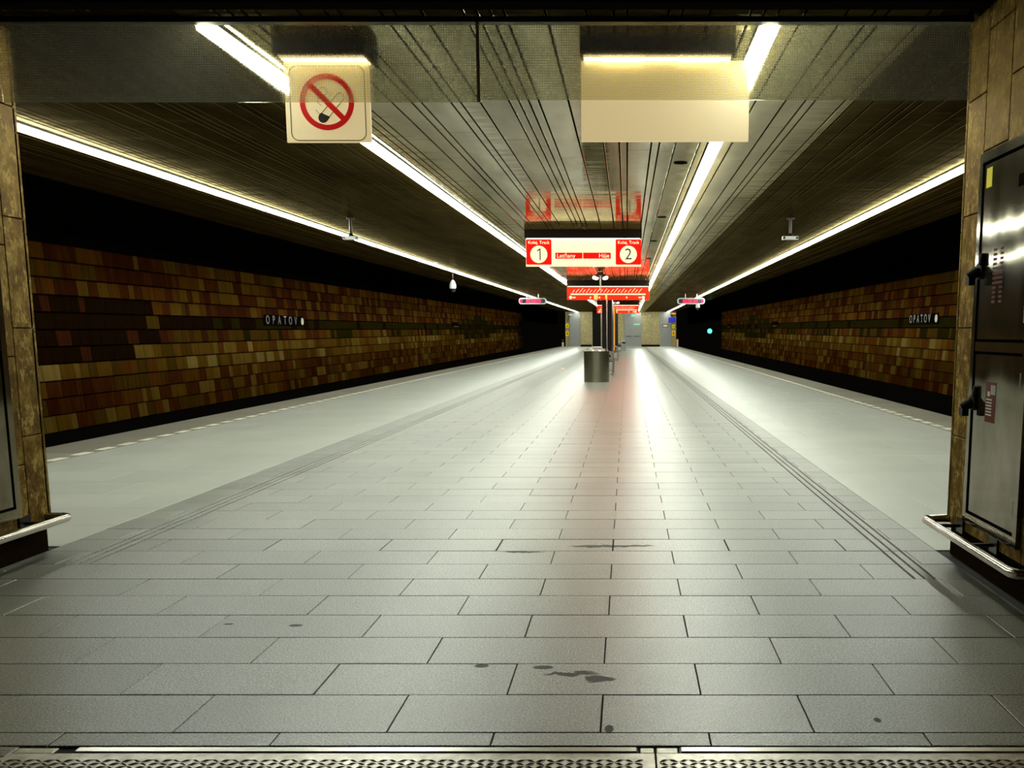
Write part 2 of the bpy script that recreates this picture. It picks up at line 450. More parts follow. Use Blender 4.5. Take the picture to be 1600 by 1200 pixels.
for a, b in ((.041,.0845), (.0925,.159), (-1.925,-1.80)):
    MB().bevbox(a, b, 2.750, 2.787, -.03, -.001, .002).build('edge_strip', M['tread'], floor)
MB().bevbox(-3.5, -1.93, 2.722, 2.794, -.03, .001, .004).build('edge_strip', M['slab'], floor)

# ================================================================== SETTING: ceiling
ceil = MB()
ceil.box(-6.62, 4.90, 5.23, END, .06, .5, 0, cz); ceil.box(-3.5, 1.9, -1.5, 5.23, .06, .5, 0, cz)
ceiling = structure(ceil.build('ceiling', M['black']), 'low ceiling of long polished metal strips')
pat = [3,1,2,3,1,1,1,3,1,2]; U = .0745
def ceil_panel(mb, x0, x1, ya, yb, x_drift=0):
    g = .006
    x0 += g; x1 -= g
    vs = []
    for yq in (ya+.004, yb-.004):
        z = cz(yq); d = x_drift*yq
        vs += [(x0+d,yq,z+.03),(x0+d,yq,z+.003),(x0+.005+d,yq,z),(x1-.005+d,yq,z),(x1+d,yq,z+.003),(x1+d,yq,z+.03)]
    fs = [(i, i+1, 7+i, 6+i) for i in range(5)] + [(5,4,3,2,1,0),(6,7,8,9,10,11)]
    mb.raw(vs, fs)
edges = [-6.62]; i = 0
xcur = -6.62
anchor = -.445
seq = []
x = anchor; i = 0
order = [3,1,1,1,3,2,1,3,1,2]
while x > -6.62: seq.append(x); x -= U*order[i % 10]; i += 1
seq.append(-6.62)
x = anchor; i = 0
up = [3,2,1,3,1,2,3,1,1,2]
right = []
while x < 4.90: x += U*up[i % 10]; i += 1; right.append(min(x, 4.90))
EDG = sorted(set([round(v,4) for v in seq+right]))
LIGHTS = [(-5.11,.0020), (-2.38,.0034), (.785,.003), (3.49,.0055)]
silver_far, bronze_far = MB(), MB(); npan = 0
for a, b in zip(EDG, EDG[1:]):
    if b-a < .03: continue
    mid = (a+b)/2; silver = -2.45 < mid < 1.75
    mt = M['panel_silver'] if silver else M['panel_bronze']
    cutsY = [5.23, 9.0+random.uniform(-.8,.8), 13+random.uniform(-.8,.8)]
    if silver: cutsY.append(19+random.uniform(-1,1))
    for ya, yb in zip(cutsY, cutsY[1:]):
        if npan < 299:
            mb = MB(); ceil_panel(mb, a, b, ya, yb); mb.build('ceiling_panel', mt, ceiling); npan += 1
    yy = cutsY[-1]
    while yy < END:
        ye = min(END, yy+random.uniform(3.2,4.8))
        ceil_panel(silver_far if silver else bronze_far, a, b, yy, ye); yy = ye
stuff(silver_far.build('silver_panel_field', M['panel_silver'], ceiling))
stuff(bronze_far.build('bronze_panel_field', M['panel_bronze'], ceiling))
mb = MB()
x = -3.45; i = 0
while x < 1.85:
    w = U*pat[i % 10]; ceil_panel(mb, x, x+w, -1.5, 5.09); x += w; i += 1
stuff(mb.build('passage_panel_field', M['panel_bronze'], ceiling))
for i, (u, v) in enumerate(((.68,9.9),(.66,14.6),(.64,18.5),(.65,23))):
    MB().lathe((0,0,0), [(.07,0),(.07,-.012),(.055,-.014),(.05,-.004),(0,-.004)], 20).build('ceiling_recess', M['black'], ceiling, loc=(u-.13, v, cz(v)+.004))
beam = structure(MB().box(-3.5, 1.9, 5.10, 5.22, -.02, .3, 0, cz).build('trim_1', M['cistern']), 'dark metal header above the glass screen')

# track side walls ---------------------------------------------------
ROWH = .3195
def pick(r, y, right=False):
    h = math.sin(y*1.37+r*2.1)+math.sin(y*.53+r*.9)*1.2+random.uniform(-1.2,1.2)
    if r == 4: return 7 if y > 24 and random.random() < .85 else (6 if random.random() < .9 else 5)
    near_dark = (not right) and y < 23 - abs(r-4.2)*1.5 and 2 < r < 7
    if near_dark: return 6 if random.random() < .85 else 2
    far_dark = y > 55 and abs(r-4.3) < 1.2 + 1.4*math.sin(y*.21)
    if far_dark: return 7 if random.random() < .75 else 5
    if r == 5 and math.sin(y*.75) > .2: return 7 if random.random() < .5 else 5
    if r <= 2: return random.choice([2,0,0,5,2,1,3]) if h < 1.2 else random.choice([3,5,1])
    if r == 3: return random.choice([2,0,5,2,1,3])
    if r in (6,7): return random.choice([1,3,3,4,4,3,8]) if h > -.6 else random.choice([1,5,3])
    return random.choice([0,1,5,1,3,0,4]) if h > -1 else random.choice([2,0,5])
def tile_geo(w, mb=None, o=(0,0,0), side=1, mi=0, shear=CS):
    mb = mb or MB(); h = ROWH-.016; g = .005
    # local: width along y, height along z, face towards +x*side ; lower edge stands proud like a lapped shingle
    y0, y1 = g, w-g
    V = [(0,y0,0),(0,y1,0),(0,y1,h),(0,y0,h),
         (.055,y0,0),(.055,y1,0),(.030,y1,h),(.030,y0,h),
         (.072,y0+.012,.012),(.072,y1-.012,.012),(.044,y1-.012,h-.012),(.044,y0+.012,h-.012)]
    F = []
    for a in range(4):
        c = (a+1)%4; F += [(a,c,4+c,4+a),(4+a,4+c,8+c,8+a)]
    F.append((8,9,10,11))
    if side < 0: F = [tuple(reversed(f)) for f in F]
    mb.raw([(o[0]+x*side, o[1]+yq, o[2]+z+shear*yq) for x,yq,z in V], F, mi); return mb
TM = [M['tile%d' % i] for i in range(len(TILE_COLS))]
cache = {}
def tile_wall(name, X, side, ztop, yA, yB, p0, p1, label):
    o = MB()
    xb0, xb1 = sorted((X, X-side*.35))
    o.box(xb0, xb1, yA, yB, -3.0, 2.9, 0, lambda q: 0)
    wall = structure(o.build(name, M['concrete_black']), label)
    field = MB(); n = 0
    for r in range(11):
        yq = yA + random.uniform(0,.3)
        while yq < yB-.1:
            w = random.choice([.20,.28,.36,.36,.46,.56])
            if r in (4,) : w = .56
            z = ztop + CS*yq - (r+1)*ROWH
            c = pick(r, yq, side < 0)
            if p0 < yq < p1 and n < 300:
                key = (w, c, side)
                if key not in cache: cache[key] = tile_geo(w, side=side).mesh('tile', TM[c])
                link('tile', cache[key], wall, (X, yq, z+.016)); n += 1
            else: tile_geo(w, field, (X, yq, z+.016), side, c)
            yq += w
    stuff(field.build('tile_field', TM, wall)); return wall
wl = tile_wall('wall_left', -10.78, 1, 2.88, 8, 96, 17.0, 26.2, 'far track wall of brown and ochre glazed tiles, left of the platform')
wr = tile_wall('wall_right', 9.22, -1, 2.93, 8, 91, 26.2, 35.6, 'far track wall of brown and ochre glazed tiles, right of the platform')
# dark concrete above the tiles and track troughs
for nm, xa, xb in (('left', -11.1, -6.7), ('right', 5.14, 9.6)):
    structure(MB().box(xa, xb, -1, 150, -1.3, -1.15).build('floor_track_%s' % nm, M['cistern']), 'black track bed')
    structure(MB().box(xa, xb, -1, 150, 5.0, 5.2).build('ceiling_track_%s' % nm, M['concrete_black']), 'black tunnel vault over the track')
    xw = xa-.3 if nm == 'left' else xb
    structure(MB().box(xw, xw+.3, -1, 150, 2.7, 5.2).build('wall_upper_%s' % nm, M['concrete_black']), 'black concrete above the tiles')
    for k, xr in enumerate(((xa+xb)/2-.72+.2, (xa+xb)/2+.72+.2)):
        pass
structure(MB().box(-6.66, -6.60, -1, 94, -1.2, -.36).box(5.04,5.10,-1,94,-1.2,-.36).build('trim_2', M['concrete_black']), 'platform side faces')
rail_prof = [(-.07,0),(.07,0),(.07,.02),(.012,.035),(.012,.12),(.035,.13),(.035,.165),(-.035,.165),(-.035,.13),(-.012,.12),(-.012,.035),(-.07,.02)]
for x0, where in ((-8.7,'left'), (7.2,'right')):
    t_ = thing('track', 'dark steel running rails in the %s-hand track bed' % where, 'track', (x0, 0, -1.15))
    for dx in (-.75, .75):
        MB().prism([(a+dx,b) for a,b in rail_prof], -1, 150).build('rail', M['dark_metal'], t_)

# ================================================================== SETTING: end wall
endw = MB(); EX0, EX1, EY = -6.12, 4.85, END
wall_back = structure(endw.box(EX0, EX1, EY, EY+1.6, 0, 3.6).build('wall_back', M['stone_far']), 'stone-clad end wall of the platform')
def ex(u): return (u-980)/1450*92.4
for u0, u1 in ((907.5,925), (966,975.5), (1002,1031)):
    a, b = ex(u0), ex(u1); n = max(1, round((b-a)/.95)); w = (b-a)/n
    for i in range(n):
        for z0, z1 in ((.22,1.9),(1.92,3.36)):
            MB().box(a+i*w+.012, a+(i+1)*w-.012, EY-.05, EY, z0, z1).build('stone_panel', M['stone_far'], wall_back)
    MB().box(a, b, EY-.07, EY, 0, .19).build('plinth', M['plinth'], wall_back)
MB().box(ex(926), ex(939), EY-.03, EY, 0, 3.42).build('dark_opening', M['cistern'], wall_back)
def far_door(n, a, b, leaves, label):
    d = structure(thing('door_%d' % n, label, 'door', (0,0,0))); del d['category']
    MB().box(a, a+.06, EY-.10, EY, 0, 3.38).box(b-.06, b, EY-.10, EY, 0, 3.38).box(a, b, EY-.10, EY, 3.32, 3.38).box(a,b,EY-.10,EY,2.33,2.40).build('frame', M['grey_paint'], d)
    MB().box(a+.06, b-.06, EY-.07, EY, 2.40, 3.32).build('top_panel', M['grey_door'], d)
    w = (b-a-.12)/leaves
    for i in range(leaves):
        x0 = a+.06+i*w
        lf = MB().box(x0+.01, x0+w-.01, EY-.08, EY, .02, 2.33).build('leaf', M['grey_door'], d)
        if leaves == 2: MB().tube([(x0+.12,EY-.08,1.03),(x0+.14,EY-.16,1.03),(x0+w-.14,EY-.16,1.03),(x0+w-.12,EY-.08,1.03)], .022, 8).build('push_bar', M['dark_metal'], lf)
        else: MB().tube([(x0+.1,EY-.08,1.08),(x0+.1,EY-.14,1.08),(x0+.24,EY-.14,1.08)], .015, 8).build('handle', M['steel'], lf)
    MB().box(a, b, EY-.28, EY-.10, 0, .03).build('sill', M['white'], d)
    return d
far_door(1, ex(890), ex(907), 1, 'narrow grey service door at the left end of the end wall')
far_door(2, ex(975.5), ex(1002), 2, 'double grey metal doors with push bars in the end wall')
far_door(3, ex(1031), ex(1048.5), 1, 'grey service door with a red and white notice in the end wall')

def flat_sign(name, label, cat, u, z, w, h, mt, y=EY-.032, extra=None):
    t_ = thing(name, label, cat, (ex(u) if y > 80 else u, y, z))
    MB().box(-w/2, w/2, -.0, .03, -h/2, h/2).build('board', mt, t_)
    if extra: extra(t_)
    return t_
flat_sign('warning_sign', 'plain yellow sign high beside the left service door', 'sign', 886.8, 2.06, .32, .38, M['yellow'], extra=lambda t: MB().prism([(-.09,-.08),(.09,-.08),(0,.09)], -.006, -.001).build('triangle', M['print_black'], t))
flat_sign('warning_sign', 'orange-yellow sign with dark figure beside left service door', 'sign', 886.8, 1.28, .34, .46, M['yellow_sign'], extra=lambda t: MB().lathe((0,-.004,0), [(0,-.12),(.05,-.1),(.05,.05),(.02,.07),(.04,.1),(0,.14)], 8, sy=.05).build('figure', M['print_black'], t))
flat_sign('warning_sign', 'orange-yellow sign with dark figure beside right service door', 'sign', 1052, 1.33, .34, .5, M['yellow_sign'], extra=lambda t: MB().lathe((0,-.004,0), [(0,-.12),(.05,-.1),(.05,.05),(.02,.07),(.04,.1),(0,.14)], 8, sy=.05).build('figure', M['print_black'], t))
flat_sign('warning_sign', 'small plain yellow sign above the orange one, right end', 'sign', 1052, 2.0, .26, .36, M['yellow'], extra=lambda t: MB().prism([(-.07,-.08),(.07,-.08),(0,.07)], -.006, -.001).build('triangle', M['print_black'], t))
flat_sign('notice_sign', 'white notice with red border on the right service door', 'sign', 1039.2, 2.05, .52, .28, M['red_vinyl'], y=EY-.112, extra=lambda t: MB().box(-.20,.20,-.008,-.001,-.08,.08).build('notice_face', M['dash'], t))
flat_sign('exit_sign', 'pale green exit sign over the double doors', 'sign', 988.5, 3.05, .42, .2, M['exit'], y=EY-.102, extra=lambda t: MB().prism([(-.08,.03),(.02,.03),(.02,.06),(.1,0),(.02,-.06),(.02,-.03),(-.08,-.03)], -.006, -.001).build('arrow', M['white'], t))
flat_sign('exit_sign', 'long pale green sign on the right leaf of the double doors', 'sign', 994.8, 2.18, .62, .16, M['exit'], y=EY-.112, extra=lambda t: MB().box(-.29,.29,-.006,-.001,.02,.07).build('stripe', M['white'], t))
t_ = thing('monitor', 'blue-lit monitor bracketed at the right platform edge', 'screen', (ex(1048.8), EY-.6, 2.62))
MB().box(-.33,.33,0,.10,-.24,.24).build('casing', M['display'], t_); MB().box(-.30,.30,-.01,0,-.21,.21).build('screen', M['screen'], t_)
MB().cyl((.2,.10,.0),(.2,.58,.0),.02).build('bracket', M['dark_metal'], t_)
t_ = thing('train_clock', 'amber and green indicator box above the blue monitor', 'display', (ex(1052), EY-.6, 3.14))
MB().cyl((0,.14,0),(0,.62,0),.02).build('bracket', M['dark_metal'], t_)
MB().box(-.30,.24,.02,.14,-.22,.18).build('casing', M['display'], t_); MB().box(-.24,.2,0,.02,.02,.14).build('amber_digits', M['amber'], t_); MB().box(-.06,.2,0,.02,-.2,-.06).build('green_digits', M['green_led'], t_)
for u, lab in ((880, 'red and white marker post at the left platform end'), (1058, 'orange and white marker post at the right platform end')):
    t_ = thing('marker_post', lab, 'post', (ex(u), EY-.3, 0))
    MB().box(-.09,.09,-.05,.05,.0,.42).build('lower_plate', M['white'], t_); MB().box(-.09,.09,-.05,.05,.42,.72).build('upper_plate', M['red_vinyl'] if u < 900 else M['orange'], t_)
t_ = thing('wall_lamp', 'small white globe lamp on the stone beside the double doors', 'lamp', (ex(1014.5), EY-.06, 3.05))
MB().lathe((0,-.06,0), [(0,-.09),(.06,-.06),(.09,0),(.06,.06),(0,.09)], 12).build('globe', M['white'], t_, True); MB().cyl((0,.06,0),(0,-.02,0),.05).build('mount', M['dark_metal'], t_)
t_ = thing('wall_camera', 'small pale camera above the left service door', 'camera', (ex(892), EY-.30, 3.12))
MB().box(-.16,.14,-.2,.1,-.05,.07).build('housing', M['white'], t_); MB().cyl((-.12,0,-.05),(-.3,.1,-.7),.03).build('arm', M['dark_metal'], t_)

# ================================================================== SETTING: passage walls with stone cladding
def passage_wall(nm, side, X, yend, cuts, zo):
    xb = sorted((X, X+side*1.5))
    w = structure(MB().box(xb[0], xb[1], -1.5, yend-.02, 0, 3.3).build(nm, M['mortar']), 'yellowed stone-clad wall end framing the platform, ' + ('left' if side < 0 else 'right'))
    T = .03
    # slabs: columns along y from the free end towards the camera
    for k, (ya, yb) in enumerate(zip(cuts, cuts[1:])):
        z = .19; off = zo[k % 2]; zs = [.19] + [q for q in [off+.62*i for i in range(6)] if .3 < q < 2.9] + [3.0]
        for a, b in zip(zs, zs[1:]):
            x0, x1 = (X, X+T) if side < 0 else (X-T, X)
            m_ = MB(); j = .0025; e = .003
            # face chamfered towards the passage
            xf = x1 if side < 0 else x0; xk = x0 if side < 0 else x1
            xi = xf - e if side < 0 else xf + e
            y_0, y_1, z0, z1 = yb+j, ya-j, a+j, b-j
            V = [(xk,y_0,z0),(xk,y_1,z0),(xk,y_1,z1),(xk,y_0,z1),(xi,y_0,z0),(xi,y_1,z0),(xi,y_1,z1),(xi,y_0,z1),(xf,y_0+e,z0+e),(xf,y_1-e,z0+e),(xf,y_1-e,z1-e),(xf,y_0+e,z1-e)]
            F = []
            for q in range(4):
                c = (q+1)%4; F += [(q,c,4+c,4+q),(4+q,4+c,8+c,8+q)]
            F.append((8,9,10,11)); m_.raw(V, F); m_.build('stone_panel', M['stone'], w)
    # end face panels towards the platform
    for i in range(5):
        xa, xc = (X-1.5, X+T) if side < 0 else (X-T, X+1.5)
        MB().box(xa, xc, yend-.02, yend+.012, .19+.56*i+.003, .19+.56*(i+1)-.003).build('stone_panel', M['stone'], w)
    xa, xc = (X, X+.012) if side < 0 else (X-.012, X)
    base = MB().box(xa, xc, -1.5, yend-.015, 0, .185).build('plinth', M['plinth'], w)
    return w
passage_wall('wall_front_left', -1, -3.51, 5.50, [5.50, 5.31, 4.90, 4.49, 4.08, 3.67, 3.26, 2.85, 2.0, 1.0, 0.0, -1.4], (.09+.0, .55))
passage_wall('wall_front_right', 1, 1.935, 5.42, [5.42, 5.14, 4.82, 4.38, 4.0, 3.6, 3.2, 2.85, 2.0, 1.0, 0.0, -1.4], (.09, .40))

# ================================================================== service cabinets let into the stone
def cabinet(side, X, y1, y0, label, stickers):
    # X is the stone face; doors lie nearly flush; local frame: everything in world metres under an empty
    t_ = thing('service_cabinet', label, 'cabinet', (X, (y0+y1)/2, .0)); s = -side
    L = (y1-y0)/2
    def bx(d0, d1, ya, yb, z0, z1):   # depth measured out of the stone into the passage
        a, b = sorted((s*d0, s*d1)); return MB().box(a, b, ya, yb, z0, z1)
    f = MB()
    for q in (bx(.0,.022,-L,-L+.045,.26,2.24), bx(.0,.022,L-.045,L,.26,2.24), bx(.0,.022,-L+.045,L-.045,.26,.315), bx(.0,.022,-L+.045,L-.045,2.19,2.24), bx(.0,.018,-L+.045,L-.045,1.205,1.255)):
        f.raw(q.v, q.f)
    f.build('frame', M['door_steel'], t_)
    bx(-.01,.004,-L+.045,L-.045,.315,2.19).build('recess', M['black'], t_)
    for (z0, z1, hz) in ((.33,1.19,.93), (1.27,2.175,1.63)):
        d = bx(.004,.014,-L+.056,L-.056,z0,z1).build('door', M['door_steel'], t_)
        hy = (L-.075) if side > 0 else (-L+.12)
        lk = MB(); lk.cyl((s*.012,hy,hz),(s*.030,hy,hz),.045,.043,16); lk.cyl((s*.03,hy,hz),(s*.075,hy+.02,hz-.03),.03,.024,12); lk.box(*sorted((s*.045,s*.08)),hy-.005,hy+.045,hz-.075,hz-.03)
        lk.cyl((s*.02,hy-.02,hz+.03),(s*.02,hy-.035,hz+.09),.022,.015,10)
        lk.build('lock', M['rubber'], d)
        for hz2 in (z0+.12, z1-.12):
            a = MB().cyl((s*.016,-L+.056,hz2-.04),(s*.016,-L+.056,hz2+.04),.008,None,8); a.build('hinge', M['steel'], d)
        stickers(z0 > 1, d, s, L)
    return t_
def st_right(upper, d, s, L):
    if upper:
        a, b = sorted((s*.0142, s*.0152))
        MB().box(a, b, L-.16, L-.085, 2.055, 2.155).build('yellow_sticker', M['yellow'], d)
        h = MB()      # hatched letter H
        for k in range(12):
            z = 1.455+k*.024; x0, x1 = a, b
            if 4 <= k <= 7: h.box(x0, x1, -.005, .125, z, z+.013)
            else: h.box(x0, x1, -.005, .035, z, z+.013); h.box(x0, x1, .080, .125, z, z+.013)
        h.build('letter_h_sticker', M['red_vinyl'], d)
        MB().box(a, b, -.20, -.14, 2.0, 2.06).build('dark_sticker', M['plinth'], d)
    else:
        a, b = sorted((s*.0142, s*.0152))
        lb = MB().box(a, b, .0, .13, .84, 1.05).build('red_sticker', M['red_vinyl'], d)
        h = MB(); a, b = sorted((s*.0152, s*.016))
        for k in range(4): h.box(a, b, .006+k*.016, .014+k*.016, .985, 1.035)
        for k in range(6): h.box(a, b, .045, .12, .875+k*.016, .882+k*.016)
        h.box(a, b, .075, .105, .975, 1.0); h.build('sticker_bars', M['cream_vinyl'], lb)
cabinet(1, 1.903, 5.12, 4.40, 'steel two-door service cabinet with hatched H sticker in right wall', st_right)
cabinet(-1, -3.478, 5.21, 4.45, 'steel two-door service cabinet without stickers in left wall', lambda *a: None)

# bumper rails
def bumper(side, X, ya, yb, label):
    t_ = thing('bumper_rail', label, 'rail', (X, (ya+yb)/2, .215)); s = -side; L = (ya-yb)/2
    xo = s*.15
    pts = [(s*-.02, L+.02, 0), (s*.06, L+.05, 0), (xo-s*.02, L+.065, 0), (xo, L+.04, 0)]
    pts = [(s*-.05, L+.06, 0), (xo-s*.05, L+.06, 0), (xo-s*.015, L+.045, 0), (xo, L+.01, 0), (xo, -L, 0), (xo-s*.02, -L-.04, 0), (s*.0, -L-.045, 0)]
    smooth_by_angle(MB().tube(pts, .024, 14).build('pipe', M['rail_steel'], t_), 50)
    for yy in (L-.15, -L+.55):
        MB().cyl((0,yy,.0),(xo,yy,.0),.011,None,8).box(*sorted((0,s*.012)),yy-.05,yy+.05,-.04,.04).build('bracket', M['dark_metal'], t_)
    return t_
bumper(1, 1.905, 5.34, 4.15, 'low polished steel bumper rail along the right stone wall')
bumper(-1, -3.48, 5.40, 4.3, 'low polished steel bumper rail along the left stone wall')

# ================================================================== glass screen above the opening
t_ = thing('glass_screen', 'wired glass smoke screen hanging across the top of the opening', 'glass screen', (0, 5.40, 2.575))
MB().box(-3.475, -.832, -.004, .004, 0, .43).build('pane', M['wired_glass'], t_)
MB().box(-.818, 1.90, -.004, .004, .012, .43).build('pane', M['wired_glass'], t_)
MB().box(-.834, -.816, -.010, .010, .0, .42).build('joint_strip', M['cream_vinyl'], t_)
MB().box(-3.475, 1.90, -.03, .03, .415, .444).build('top_channel', M['dark_metal'], t_)

# ================================================================== strip lights
labs = ['outermost fluorescent strip along the left track edge', 'second fluorescent strip from the left track, beside the silver panels',
        'fluorescent strip at the right edge of the silver panels', 'outermost fluorescent strip along the right track edge']
for (x0, dr), lab in zip(LIGHTS, labs):
    t_ = thing('strip_light', lab, 'light', (x0, 5.46, 3.0))
    def zf(q): return cz(q+5.46)-3.0
    hs = MB(); L = END-5.46-.1
    V = []
    for q in (0, L):
        d = dr*(q+5.46); z = zf(q)
        V += [(d-.062,q,z),(d-.062,q,z-.015),(d+.062,q,z-.015),(d+.062,q,z)]
    hs.raw(V, [(0,1,5,4),(1,2,6,5),(2,3,7,6),(0,3,2,1),(4,5,6,7)]); hs.build('housing', M['grey_paint'], t_)
    q = .02
    while q < L-1.1:
        m_ = MB(); V = []
        for yy in (q, q+1.135):
            d = dr*(yy+5.46); z = zf(yy)-.0155
            V += [(d-.050,yy,z),(d-.045,yy,z-.030),(d-.02,yy,z-.040),(d+.02,yy,z-.040),(d+.045,yy,z-.030),(d+.050,yy,z)]
        m_.raw(V, [(i,i+1,7+i,6+i) for i in range(5)]+[(0,5,4,3,2,1),(6,7,8,9,10,11),(0,6,11,5)])
        m_.build('diffuser', M['tube'], t_); q += 1.165

# passage lamps (behind and above the camera: the passage has its own strip lights)
t_ = thing('passage_light', 'strip light on the ceiling of the passage behind the viewer', 'light', (-.8, -.6, 2.9))
MB().box(-.7,.7,-.08,.08,.0,.1).build('housing', M['grey_paint'], t_)
pm = mat('passage_diffuser', (.9,.9,.9), .5, emit=(1,.93,.72), strength=CORRIDOR)
MB().box(-.68,.68,-.07,.07,-.02,-.001).build('diffuser', pm, t_)

# ================================================================== hanging signs
def housing(t_, w, top, drop=.10, dep=.26, mt=None):
    hb = MB(); hb.box(-w/2, w/2, -dep/2, dep/2, .476, top)
    hb.build('lamp_housing', mt or M['housing'], t_)
    MB().box(-w/2+.02, w/2-.02, -.055, -.012, .468, .4755).build('lamp_slot', M['lamp_warm'], t_)
    MB().box(-w/2+.02, w/2-.02, .012, .055, .468, .4755).build('lamp_slot', M['lamp_warm'], t_)
# no smoking sign
w = .515
ns = thing('no_smoking_sign', 'cream no smoking sign with red prohibition ring over a cigarette', 'sign', (-1.82, 5.9, 2.457))
housing(ns, w+.03, cz(5.9)-2.457, dep=.30)
pl = MB().box(-w/2, w/2, -.01, .01, 0, .468).build('plate', M['plate_cream'], ns)
def rrect(cx, cz_, w_, h_, r, n=6):
    pts = []
    for (sx, sz, a0) in ((1,-1,-PI/2),(1,1,0),(-1,1,PI/2),(-1,-1,PI)):
        for i in range(n+1):
            a = a0+PI/2*i/n; pts.append((cx+sx*(w_/2-r)+r*math.cos(a), cz_+sz*(h_/2-r)+r*math.sin(a)))
    return pts
def outline(mb, pts, t, y0, y1, closed=True, mi=0):
    n = len(pts)
    for i in range(n if closed else n-1):
        a = Vector(pts[i]); b = Vector(pts[(i+1)%n]); d = b-a
        if d.length < 1e-6: continue
        d.normalize(); p = Vector((-d.y, d.x))*t/2; a = a-d*t*.3; b = b+d*t*.3
        mb.prism([tuple(a-p),tuple(b-p),tuple(b+p),tuple(a+p)], y0, y1, mi)
fr = MB(); outline(fr, rrect(0,.228,.455,.435,.045), .0045, -.0125, -.0102); fr.build('border_line', M['print_green'], pl)
cx, cy = -.004, .235
rg = MB(); rg.ring(cx, cy, .133, .165, -.0135, -.0105, 48)
a = -PI/4; d = Vector((math.cos(a), math.sin(a))); p = Vector((-d.y,d.x))*.0165
q0 = Vector((cx,cy))-d*.140; q1 = Vector((cx,cy))+d*.140
rg.prism([tuple(q0-p),tuple(q1-p),tuple(q1+p),tuple(q0+p)], -.0135, -.0105); rg.build('prohibition_ring', M['print_red'], pl)
cg = MB(); d = Vector((.66,.75)).normalized(); nrm = Vector((-d.y,d.x))
c0 = Vector((cx-.025, cy-.090)); c1 = c0 + d*.16
pts = [c0+nrm*.024]; 
body = [c0+nrm*.024, c1+nrm*.024] + [c1+nrm*.024*math.cos(t)+d*.024*math.sin(t) for t in (PI*.25,PI*.5,PI*.75)] + [c1-nrm*.024, c0-nrm*.024]
outline(cg, [tuple(v) for v in body], .0035, -.0125, -.0102, False)
tip = [c0+nrm*.03*math.cos(t)-d*.03*math.sin(t)*1.1 for t in [PI*i/8 for i in range(9)]] + [c0-nrm*.028+d*.03, c0+nrm*.028+d*.012]
cg.prism([tuple(v) for v in tip], -.0125, -.0102)
smk = [(cx-.035,cy-.02),(cx-.055,cy-.005),(cx-.06,cy+.015),(cx-.045,cy+.03),(cx-.02,cy+.035),(cx+.0,cy+.05),(cx+.0,cy+.075),(cx-.015,cy+.088),(cx-.035,cy+.085),(cx-.045,cy+.07)]
outline(cg, smk, .0025, -.0125, -.0102, False)
outline(cg, [(cx-.07,cy-.045),(cx-.045,cy-.075),(cx-.035,cy-.07)], .0025, -.0125, -.0102, False)
cg.build('cigarette', M['print_black'], pl)
# blank backlit sign
bs = thing('blank_lightbox', 'blank cream illuminated sign panel on the right', 'sign', (.23, 5.9, 2.462))
housing(bs, .92, cz(5.9)-2.462, dep=.30)
for c in bs.children: c.location.x = -.05
pl = MB().box(-.51, .51, -.012, .012, 0, .468).build('plate', M['plate_cream'], bs)
for xx in (-.26, .2):
    MB().cyl((xx-.12,-.045,.462),(xx+.12,-.045,.462),.008,None,8).build('lamp', M['lamp_warm'], bs)

# platform number sign
ts = thing('platform_sign', 'illuminated red and white sign with platform numbers 1 and 2', 'sign', (-.76, 16.5, 2.455))
w = 2.0
pl = MB().box(-w/2, w/2, -.025, .025, 0, .47).build('plate', M['plate_white'], ts)
MB().box(-w/2-.01, w/2+.01, -.14, .14, .472, cz(16.5)-2.455-.005).build('lamp_housing', M['housing'], ts)
MB().box(-w/2+.02, w/2-.02, -.10, -.04, .464, .4715).build('lamp_slot', M['lamp_warm'], ts)
for cx_, dg, bd in ((-.775,'1','Kolej, Track'), (.78,'2','Kolej, Track')):
    sq = MB().prism(rrect(cx_, .245, .44, .43, .02, 4), -.030, -.0255).build('red_field', M['plate_red'], pl)
    MB().ring(cx_, .205, .0001, .148, -.034, -.0305, 36).build('number_disc', M['plate_white'], sq)
    if dg == '1': MB().prism([(.012,.105),(.032,.105),(.032,.305),(.016,.305),(-.03,.272),(-.03,.252),(.012,.276)], -.037, -.0345).build('digit', M['print_green'], sq, loc=(cx_,0,0))
    else: text('digit', dg, .27, M['print_green'], sq, (cx_, -.036, .20))
    text('lettering', bd, .075, M['plate_white'], sq, (cx_, -.033, .405))
bar = MB().box(-.49,-.018,-.030,-.0255,.132,.235).box(-.006,.475,-.030,-.0255,.132,.235).build('red_bar', M['plate_red'], pl)
text('lettering', 'Letňany', .10, M['plate_white'], bar, (-.465,-.033,.18), align='LEFT')
text('lettering', 'Háje', .10, M['plate_white'], bar, (.45,-.033,.18), align='RIGHT')

